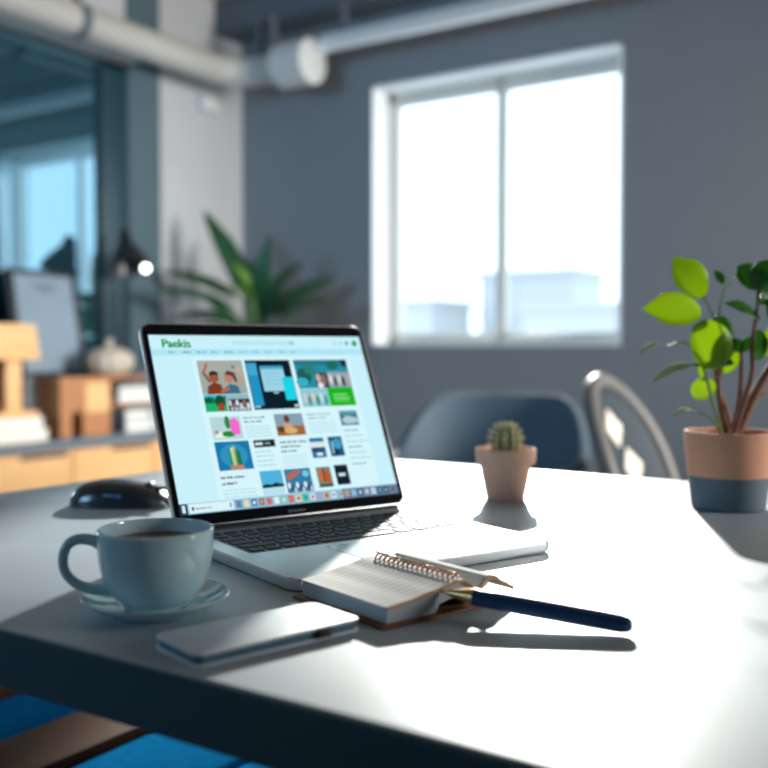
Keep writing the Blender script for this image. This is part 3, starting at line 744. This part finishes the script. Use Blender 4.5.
# ------------------------------------------------------------------ big pot plant at the right
def pot_plant():
    D = 1.19
    c = px(728, 512, D); c.z = TZ
    r = empty('potted_shrub', c, 'leafy plant with bright green leaves in a two-tone terracotta and grey pot', 'potted plant')
    k = 1 / 972 * D
    rt, hgt = 43.8 * k, 77 * k; rb = 35.5 * k
    zb = hgt * .43
    rr = lambda z: rb + (rt - rb) * (z / hgt)
    b = B(); lathe(b, [(0, .001), (rb * .95, .0), (rb, .002), (rr(zb), zb), (rr(zb) - .001, zb), (0, zb)], 64); obj('pot_base', b, M['potgrey'], r, angle=40, label='dark grey lower band')
    b = B(); lathe(b, [(0, zb), (rr(zb), zb), (rt - .0006, hgt * .985), (rt - .0012, hgt), (rt - .0045, hgt), (rt - .006, hgt * .9), (0, hgt * .9)], 64); obj('pot', b, M['terra'], r, angle=40)
    b = B(); lathe(b, [(0, hgt * .93), (rt * .5, hgt * .925), (rt - .005, hgt * .91)], 40); obj('soil', b, M['soil'], r)
    inv = lambda p: p - c
    Q = lambda x, y, dd=0: inv(px(x, y, D + dd))
    def stem(pts, r0, r1, m='stem', name='stem'):
        P = smoothprof([tuple(Q(*p)) for p in pts], 6); n = len(P)
        b = B(); tube(b, P, [r0 + (r1 - r0) * i / (n - 1) for i in range(n)], 10); return obj(name, b, M[m], r, angle=80)
    stem([(727, 440, 0), (722, 418, -.01), (718, 385, 0), (715, 362, 0)], .0042, .0024)
    stem([(731, 440, .02), (728, 415, .02), (719, 388, .02), (722, 360, .01)], .0034, .0022)
    stem([(731, 440, 0), (738, 410, 0), (741, 380, 0), (741, 352, 0)], .0046, .0020)
    stem([(733, 440, .0), (748, 408, .0), (764, 378, 0), (785, 345, 0), (800, 310, 0)], .0075, .0035)
    stem([(732, 440, -.01), (744, 402, -.015), (752, 372, -.02), (752, 345, -.01), (756, 315, 0), (760, 285, 0)], .0038, .0018)
    stem([(735, 440, .02), (744, 420, .03), (756, 400, .03), (775, 385, .04)], .0034, .0015)
    stem([(724, 440, -.01), (712, 400, -.02), (705, 372, -.02), (696, 352, -.02), (683, 342, -.02), (668, 346, -.02)], .0022, .0010, 'gstem')
    stem([(722, 436, -.01), (716, 424, -.02), (705, 415, -.02), (697, 413, -.02)], .0018, .0009, 'gstem')
    stem([(715, 365, 0), (716, 330, .0), (709, 308, 0), (703, 296, 0)], .0016, .0009, 'gstem')
    stem([(716, 340, .01), (719, 312, .01), (724, 288, .01)], .0014, .0008, 'gstem')
    stem([(756, 320, 0), (757, 300, 0), (757, 288, 0)], .0016, .001, 'gstem')
    fwd = Vector((.548, -.8366, 0))                 # from the plant towards the middle of the room
    oval = lambda t: math.sin(PI * min(1, t * .94 + .03)) ** .62 * (1 - .12 * t) * min(1, (1 - t) * 3.2 + .02) ** .55
    rnd_ = lambda t: math.sin(PI * min(1, t * .96 + .02)) ** .5
    slim = lambda t: math.sin(PI * t ** .9) ** .8
    def leaf(b0, t0, w, m, face=None, pr=oval, dd=0, dt=0, arch=.06, fold=.16):
        b = B(); blade(b, Q(*b0, dd), Q(*t0, dt), w * k, face or (fwd + Vector((0, 0, .25))), arch, pr, fold=fold)
        o = obj('leaf', b, M[m], r, angle=180); mod(o, 'SOLIDIFY', thickness=.0005, offset=0); return o
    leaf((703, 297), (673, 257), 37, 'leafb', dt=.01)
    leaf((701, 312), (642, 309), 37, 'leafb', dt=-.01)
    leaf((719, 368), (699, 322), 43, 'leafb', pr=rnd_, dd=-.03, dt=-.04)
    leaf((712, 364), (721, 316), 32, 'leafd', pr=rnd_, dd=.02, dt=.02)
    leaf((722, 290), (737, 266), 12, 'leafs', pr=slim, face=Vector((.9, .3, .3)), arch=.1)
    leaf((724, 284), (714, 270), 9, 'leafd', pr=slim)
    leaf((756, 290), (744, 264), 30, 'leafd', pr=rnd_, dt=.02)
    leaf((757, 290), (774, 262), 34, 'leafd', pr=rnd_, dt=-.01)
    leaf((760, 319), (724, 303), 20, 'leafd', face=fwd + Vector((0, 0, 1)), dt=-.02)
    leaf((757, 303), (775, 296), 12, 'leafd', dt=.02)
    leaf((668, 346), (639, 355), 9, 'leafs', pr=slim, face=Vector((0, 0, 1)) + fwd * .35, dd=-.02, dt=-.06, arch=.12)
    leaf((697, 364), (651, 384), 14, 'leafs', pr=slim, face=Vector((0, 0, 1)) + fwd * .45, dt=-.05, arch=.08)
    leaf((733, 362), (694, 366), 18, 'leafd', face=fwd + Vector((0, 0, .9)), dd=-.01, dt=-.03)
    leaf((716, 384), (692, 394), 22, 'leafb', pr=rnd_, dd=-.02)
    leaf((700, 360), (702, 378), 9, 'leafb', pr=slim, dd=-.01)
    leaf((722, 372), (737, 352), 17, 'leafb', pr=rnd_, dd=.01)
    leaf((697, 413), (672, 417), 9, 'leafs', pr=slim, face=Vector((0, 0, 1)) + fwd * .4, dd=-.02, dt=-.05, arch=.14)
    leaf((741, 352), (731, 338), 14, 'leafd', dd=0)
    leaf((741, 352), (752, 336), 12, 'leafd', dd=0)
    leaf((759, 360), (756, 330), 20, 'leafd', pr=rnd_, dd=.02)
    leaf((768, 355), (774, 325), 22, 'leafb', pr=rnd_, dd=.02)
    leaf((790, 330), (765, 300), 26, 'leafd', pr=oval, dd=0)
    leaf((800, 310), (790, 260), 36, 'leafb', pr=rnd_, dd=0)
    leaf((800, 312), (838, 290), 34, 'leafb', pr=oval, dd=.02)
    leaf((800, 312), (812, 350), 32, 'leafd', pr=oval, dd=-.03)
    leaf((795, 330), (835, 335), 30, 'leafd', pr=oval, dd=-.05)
pot_plant()

# ------------------------------------------------------------------ chairs behind the desk
def tub_chair():
    r = empty('tub_chair', (-1.235, 2.40, -.02 + .02), 'slate blue tub chair with curved padded arms behind the desk', 'chair', rz=R(14))
    # local: faces -y
    def plan(a, grow=0):                            # a = 0 at the back centre (+y)
        n = 2.7; c, s_ = math.cos(a), math.sin(a)
        q = (abs(s_) ** n + abs(c) ** n) ** (-1 / n)
        return Vector(((.255 + grow) * q * s_, (.24 + grow) * q * c, 0))
    def fn(u, v):
        a = (u - .5) * 2 * R(128)
        k = min(1, max(0, (abs(a) - R(34)) / R(56))); k = k * k * (3 - 2 * k)
        zt = .812 - .16 * k - .03 * max(0, abs(a) - R(98))
        z = .40 + (zt - .40) * v; p = plan(a, -.045 + .055 * v ** .8); p.z = z; return p
    b = B(); grid(b, fn, 44, 8); o = obj('shell', b, M['chair'], r, angle=180)
    mod(o, 'SOLIDIFY', thickness=.035, offset=0); mod(o, 'BEVEL', width=.012, segments=3); mod(o, 'SUBSURF', levels=1, render_levels=1)
    b = B(); prism(b, rrect(-.21, -.23, .21, .19, .07), .38, .47, .02, seg=3); obj('seat', b, M['chair'], r)
    b = B(); prism(b, rrect(-.19, -.2, .19, .17, .05), .355, .385); obj('seat_frame', b, M['metal_dark'], r)
    for sx in (-1, 1):
        for sy in (-1, 1):
            b = B(); cyl(b, (sx * .15, sy * .15, .36), (sx * .21, sy * .22, 0), .014, .009, 16); obj('leg', b, M['metal_dark'], r)
tub_chair()

def oval_chair():
    fx = R(-90 + 2)
    r = empty('oval_back_chair', (-.53, 2.275, 0), 'dark chair with a tall oval back and painted sun patches, right of the tub chair', 'chair', rz=fx)
    # local: faces +y ; back at -y leaning to -y
    lean = R(20); MB_ = Matrix.Translation((0, -.17, .435)) @ Matrix.Rotation(lean, 4, 'X')
    hw, hh, cz = .215, .245, .215
    def edge(a, g=0): return Vector(((hw + g) * math.sin(a), 0, cz + (hh + g) * math.cos(a)))
    def curve(p): q = p.copy(); q.y = .55 * q.x ** 2; return MB_ @ q
    b = B(); tube(b, [curve(edge(2 * PI * k / 56)) for k in range(56)], .019, 14, closed=True); obj('back_frame', b, M['rim'], r, angle=80)
    b = B(); grid(b, lambda u, v: curve(Vector((edge(u * 2 * PI, -.010).x * v, 0, cz + (edge(u * 2 * PI, -.010).z - cz) * v))), 48, 8, closed_u=True)
    bmesh.ops.remove_doubles(b, verts=b.verts, dist=1e-6); o = obj('back_panel', b, M['chair2'], r, angle=180); mod(o, 'SOLIDIFY', thickness=.012, offset=0)
    for dx, dz, s in ((.045, .125, .045), (-.005, .025, .045), (-.055, -.075, .042)):  # cream diamonds painted on for sun patches falling on the back
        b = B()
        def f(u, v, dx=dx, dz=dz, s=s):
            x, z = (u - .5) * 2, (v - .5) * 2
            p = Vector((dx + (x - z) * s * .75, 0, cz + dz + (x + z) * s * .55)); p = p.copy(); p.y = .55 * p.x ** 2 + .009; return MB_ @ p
        grid(b, f, 6, 6); o = obj('sun_patch', b, M['sunpatch'], r, label='cream diamond painted as a patch of sun'); mod(o, 'SOLIDIFY', thickness=.003, offset=0)
    b = B(); prism(b, rrect(-.21, -.19, .21, .22, .09), .43, .465, .012, seg=3); obj('seat', b, M['chair2'], r)
    for sx in (-1, 1):
        for sy in (-1, 1):
            b = B(); cyl(b, (sx * .15, sy * .15, .435), (sx * .21, sy * .21, 0), .014, .01, 16); obj('leg', b, M['metal_dark'], r)
oval_chair()

# ------------------------------------------------------------------ cabinet with counter at the left wall
CX, CZ = -3.18, .58
def cabinet():
    r = empty('sideboard_cabinet', (-3.43, 2.1, 0), 'low light wood sideboard with flat doors along the glazed wall', 'cabinet')
    y0, y1 = -1.2, 1.36
    b = B(); box(b, (-.27, y0, .06), (.225, y1, CZ - .035), .002); box(b, (-.26, y0 + .03, 0), (.19, y1 - .03, .06)); obj('body', b, M['wood'], r, smooth=False)
    ys = [-1.2, -.77, -.145, .482, .92, 1.36]
    for i, (a, c) in enumerate(zip(ys, ys[1:])):
        b = B(); box(b, (.225, a + .004, .07), (.243, c - .004, CZ - .042), .002, 1); d = obj('door', b, M['wood'], r, smooth=False)
        hc = c - .13 if i % 2 else c - .14
        b = B(); box(b, (.236, hc - .11, CZ - .062), (.2465, hc + .11, CZ - .043), .002, 1); obj('handle', b, mat('handle_bronze', (.12, .10, .09), .5) if i == 0 else bpy.data.materials['handle_bronze'], d, smooth=False)  # bar handle in a dark bronze tone
    b = B(); box(b, (X0 + .014 + 3.43, y0 - .02, CZ - .035), (.25, y1 + .02, CZ), .003); o = obj('worktop', b, M['counter'])
    o.location = (-3.43, 2.1, 0); tag(o, 'long grey blue worktop lying on the light wood sideboard', 'worktop')
cabinet()

def simple(name, lo, hi, m, label, cat, bev=.004, group=None):
    c = ((lo[0] + hi[0]) / 2, (lo[1] + hi[1]) / 2, lo[2])
    b = B(); box(b, (lo[0] - c[0], lo[1] - c[1], 0), (hi[0] - c[0], hi[1] - c[1], hi[2] - lo[2]), bev)
    return tag(obj(name, b, M[m], loc=c), label, cat, group)

# grey storage box with the framed print on top
def storage():
    r = empty('storage_box', (-3.575, 2.765, CZ), 'grey lidded storage box on the sideboard under the framed print', 'box')
    b = B(); box(b, (-.105, -.20, 0), (.105, .20, .20), .004); obj('body', b, M['greybox'], r)
    b = B(); box(b, (-.109, -.204, .20), (.109, .204, .245), .004); obj('box_lid', b, M['greybox'], r)
storage()
def framed():
    r = empty('framed_print', (-3.54, 2.77, CZ + .2455), 'black framed pale print leaning back on a grey box by the dark glass', 'picture')
    Ml = Matrix.Rotation(R(-11), 4, 'Y')
    hw, h = .182, .475; t = .022
    b = B()
    for lo, hi in (((-.012, -hw, .003), (.012, hw, t)), ((-.012, -hw, h - t), (.012, hw, h)), ((-.012, -hw, .003), (.012, -hw + t * 1.5, h)), ((-.012, hw - t, .003), (.012, hw, h))):
        box(b, lo, hi, .002, M=Ml)
    box(b, (-.014, -hw + .004, .006), (-.006, hw - .004, h - .004), M=Ml)
    obj('frame', b, M['black'], r)
    b = B(); box(b, (-.006, -hw + t, t), (.002, hw - t, h - t), M=Ml); p = obj('print', b, M['print'], r, smooth=False)
    for y0, y1, z in ((-.06, .07, .405), (-.03, .05, .385)):
        b = B(); box(b, (.002, y0, z), (.0026, y1, z + .008), M=Ml); obj('print_heading', b, M['ink'], p, smooth=False)
framed()
def wooden_lamp():
    zb = CZ + .096
    r = empty('wooden_lamp', (-3.365, 2.325, zb), 'chunky light wood lamp at the left edge, on a short stack of books', 'lamp')
    b = B(); box(b, (-.06, -.186, 0), (.06, .186, .022), .004); obj('base', b, M['wood'], r)
    for y in (.055, -.125):
        b = B(); box(b, (-.035, y, .022), (.035, y + .070, .235), .004); obj('post', b, M['wood'], r)
    b = B(); box(b, (-.02, -.055, .022), (-.01, .055, .235)); obj('back_panel', b, M['wood3'], r, smooth=False, label='dark sheet added for the shaded gap between the posts')  # added sheet, its dark brown stands for the shaded gap
    b = B(); prism(b, [(-.19, .0), (.19, .0), (.165, .142), (-.165, .142)], -.07, .07, .004, M=Matrix.Translation((0, 0, .228)) @ Matrix.Rotation(R(90), 4, 'Z') @ Matrix.Rotation(R(90), 4, 'X'))
    obj('lamp_shade', b, M['wood'], r)
wooden_lamp()
def book(lo, hi, cm, label, group):
    c = ((lo[0] + hi[0]) / 2, (lo[1] + hi[1]) / 2, lo[2])
    r = empty('book', c, label, 'book', group=group)
    X, Y, Z = (hi[0] - lo[0]) / 2, (hi[1] - lo[1]) / 2, hi[2] - lo[2]; t = min(.004, Z * .2)
    b = B(); box(b, (-X, -Y, 0), (X, Y, t), .001, 1); box(b, (-X, -Y, Z - t), (X, Y, Z), .001, 1); box(b, (-X, -Y, 0), (-X + t, Y, Z), .001, 1)
    obj('cover', b, M[cm], r, smooth=False)
    b = B(); box(b, (-X + t, -Y + .004, t), (X - .004, Y - .004, Z - t)); obj('pages', b, M['paper'], r, smooth=False)
g = 'books under the wooden lamp'
book((-3.46, 2.13, CZ), (-3.27, 2.53, CZ + .050), 'wood', 'tan covered book, lower of the two under the wooden lamp', g)
book((-3.46, 2.14, CZ + .050), (-3.28, 2.515, CZ + .096), 'white', 'white covered book directly under the wooden lamp', g)
OY, OZ = 2.615, .248
def organiser():
    r = empty('desk_organiser', (-3.375, OY, CZ), 'orange wood organiser shelf on the sideboard holding books and a cream vase', 'shelf')
    b = B(); y1 = .262                              # block with a small arched slot
    pts = [(0, 0), (.055, 0), (.055, .07)] + [(.085 - .03 * math.cos(R(a)), .07 + .04 * math.sin(R(a))) for a in range(15, 180, 15)] + [(.115, .07), (.115, 0), (y1, 0), (y1, OZ - .016), (0, OZ - .016)]
    prism(b, pts, -.075, .07, M=Matrix.Rotation(R(90), 4, 'Z') @ Matrix.Rotation(R(90), 4, 'X'))
    box(b, (-.078, .0, 0), (-.074, y1, OZ - .016))
    obj('side_block', b, M['wood2'], r, smooth=False)
    b = B(); box(b, (.0702, .130, .10), (.072, y1 - .008, OZ - .024)); obj('inlay', b, M['wood'], r, label='lighter wood square')
    b = B(); box(b, (-.08, -.004, OZ - .016), (.075, .73, OZ), .003); obj('top_shelf', b, M['wood2'], r)
    b = B(); box(b, (-.08, y1, .118), (.07, .73, .130), .002); obj('middle_shelf', b, M['wood2'], r)
    b = B(); box(b, (-.08, .715, 0), (.07, .73, OZ - .016), .002); obj('side_panel', b, M['wood2'], r)
organiser()
z = CZ
simple('storage_tin', (-3.435, 2.882, z), (-3.315, 2.966, z + .108), 'black', 'small black tin on the worktop inside the wood organiser', 'tin')
g = 'books lying in the organiser'
book((-3.445, 2.97, z), (-3.31, 3.125, z + .034), 'white', 'white book, bottom of the pile beside the black tin', g)
book((-3.445, 2.97, z + .034), (-3.315, 3.12, z + .064), 'greybox', 'grey book in the middle of the pile beside the black tin', g)
book((-3.44, 2.975, z + .064), (-3.32, 3.115, z + .095), 'white', 'white book topping the pile beside the black tin', g)
book((-3.445, 2.93, z + .1305), (-3.31, 3.20, z + .170), 'white', 'wide white book on the organiser middle shelf', g)
book((-3.44, 2.94, z + .170), (-3.32, 3.19, z + .205), 'greybox', 'grey book on top of the wide white book in the organiser', g)
b = B(); lathe(b, [(0, 0), (.028, 0), (.032, .004), (.036, .095), (.034, .095), (.030, .008), (0, .008)], 32)
tag(obj('tumbler', b, M['white'], loc=(-3.365, 3.18, z)), 'white tumbler on the worktop at the right end of the organiser', 'cup')
b = B(); lathe(b, smoothprof([(.0, .0), (.045, .001), (.078, .02), (.096, .055), (.090, .092), (.058, .118), (.022, .126), (.014, .135), (.013, .150), (.016, .162), (.009, .165), (0, .164)], 4), 96, rib=lambda a: 1.08 + .04 * math.cos(a * 12))
tag(obj('vase', b, M['cream'], loc=(-3.375, 2.935, z + OZ), angle=80), 'round cream ribbed vase with a short neck on the wood organiser', 'vase')

# black lamp
def black_lamp():
    r = empty('desk_lamp', (-3.56, 3.165, CZ), 'black metal lamp with a cone shade and glowing bulb, behind the cream vase', 'lamp')
    b = B(); lathe(b, [(0, 0), (.075, 0), (.078, .004), (.074, .014), (0, .018)], 40); obj('base', b, M['black'], r)
    b = B(); tube(b, [(0, 0, .01), (0, 0, .89)], .0085, 12); obj('pole', b, M['black'], r)
    Mx = Matrix.Translation((.06, -.01, .845)) @ Matrix.Rotation(R(-20), 4, 'Y') @ Matrix.Rotation(R(-8), 4, 'X')
    prof = [(.0, .085), (.018, .085), (.026, .070), (.028, .035), (.034, .02), (.060, -.02), (.088, -.075), (.096, -.11), (.093, -.11), (.084, -.074), (.055, -.02), (.028, .015), (0, .015)]
    b = B(); lathe(b, prof, 48, M=Mx); obj('lamp_shade', b, M['black'], r, angle=60)
    b = B(); tube(b, [(0, 0, .88), Mx @ Vector((0, 0, .06))], .008, 10); obj('joint', b, M['black'], r)
    b = B(); bmesh.ops.create_uvsphere(b, u_segments=24, v_segments=14, radius=.016, matrix=Mx @ Matrix.Translation((.035, .062, -.112))); obj('bulb', b, M['bulb'], r, label='glowing white bulb')
black_lamp()

# ------------------------------------------------------------------ corner plant
def corner_plant():
    c = Vector((-3.16, 3.72, 0))
    r = empty('corner_plant', c, 'tall green plant with long arching leaves in the room corner', 'potted plant')
    b = B(); lathe(b, [(0, 0), (.15, 0), (.155, .01), (.19, .36), (.195, .38), (.175, .38), (.17, .33), (0, .33)], 40); obj('pot', b, M['potgrey'], r)
    b = B(); lathe(b, [(0, .345), (.1, .34), (.172, .335)], 30); obj('soil', b, M['soil'], r)
    top = Vector((0, 0, 1.0))
    for dx, dy, h in ((0, 0, 1.06), (.05, .03, .95), (-.05, .02, .9)):
        b = B(); tube(b, [(dx * .4, dy * .4, .33), (dx * .8, dy * .8, .6), (dx, dy, h)], [.018, .015, .011], 10); obj('stem', b, M['stem'], r, angle=80)
    D0 = 4.85
    Q = lambda x, y, dd=0: px(x, y, D0 + dd) - c
    up = Vector((.3, -.6, .9))
    spec = [((248, 300), (203, 210), 20, 'leafp', 0, .1), ((262, 320), (270, 236), 22, 'leafp', .0, -.1), ((240, 300), (158, 272), 16, 'leafp', 0, .05), ((238, 312), (150, 291), 16, 'leafp', 0, -.2),
            ((270, 318), (338, 278), 22, 'leafp', 0, .1), ((272, 326), (330, 300), 20, 'leafp', 0, -.2), ((255, 315), (226, 232), 16, 'leafp', .1, .2), ((262, 305), (305, 262), 16, 'leafp', .1, .15),
            ((252, 292), (232, 262), 12, 'leafy', -.05, -.1), ((252, 302), (228, 286), 14, 'leafy', -.1, -.2), ((245, 325), (170, 318), 16, 'leafp', 0, .1), ((235, 335), (188, 330), 18, 'leafp', 0, 0),
            ((270, 340), (298, 318), 20, 'leafy', 0, -.2), ((268, 340), (325, 330), 16, 'leafp', 0, 0), ((245, 345), (222, 322), 16, 'leafy', 0, -.2), ((255, 330), (250, 255), 14, 'leafp', .1, .1),
            ((250, 345), (205, 300), 18, 'leafp', 0, -.15), ((262, 330), (290, 285), 20, 'leafp', 0, -.1), ((250, 330), (262, 318), 24, 'leafy', .05, 0), ((260, 350), (180, 350), 18, 'leafp', 0, -.2), ((260, 350), (335, 345), 18, 'leafp', 0, -.2)]
    lance = lambda t: math.sin(PI * t ** .75) ** .7
    for b0, t0, w, m, d0, d1 in spec:
        q0, q1 = Q(*b0, d0), Q(*t0, d1)
        b = B(); blade(b, q0, q1, w / 972 * D0, up, .08, lance, fold=.25); o = obj('leaf', b, M[m], r, angle=180); mod(o, 'SOLIDIFY', thickness=.001, offset=0)
        b = B(); hub = Vector((q0.x * .15, q0.y * .15, min(q0.z - .02, 1.02))); tube(b, [hub, q0], .004, 6); obj('leaf_stalk', b, M['gstem'], r)
corner_plant()
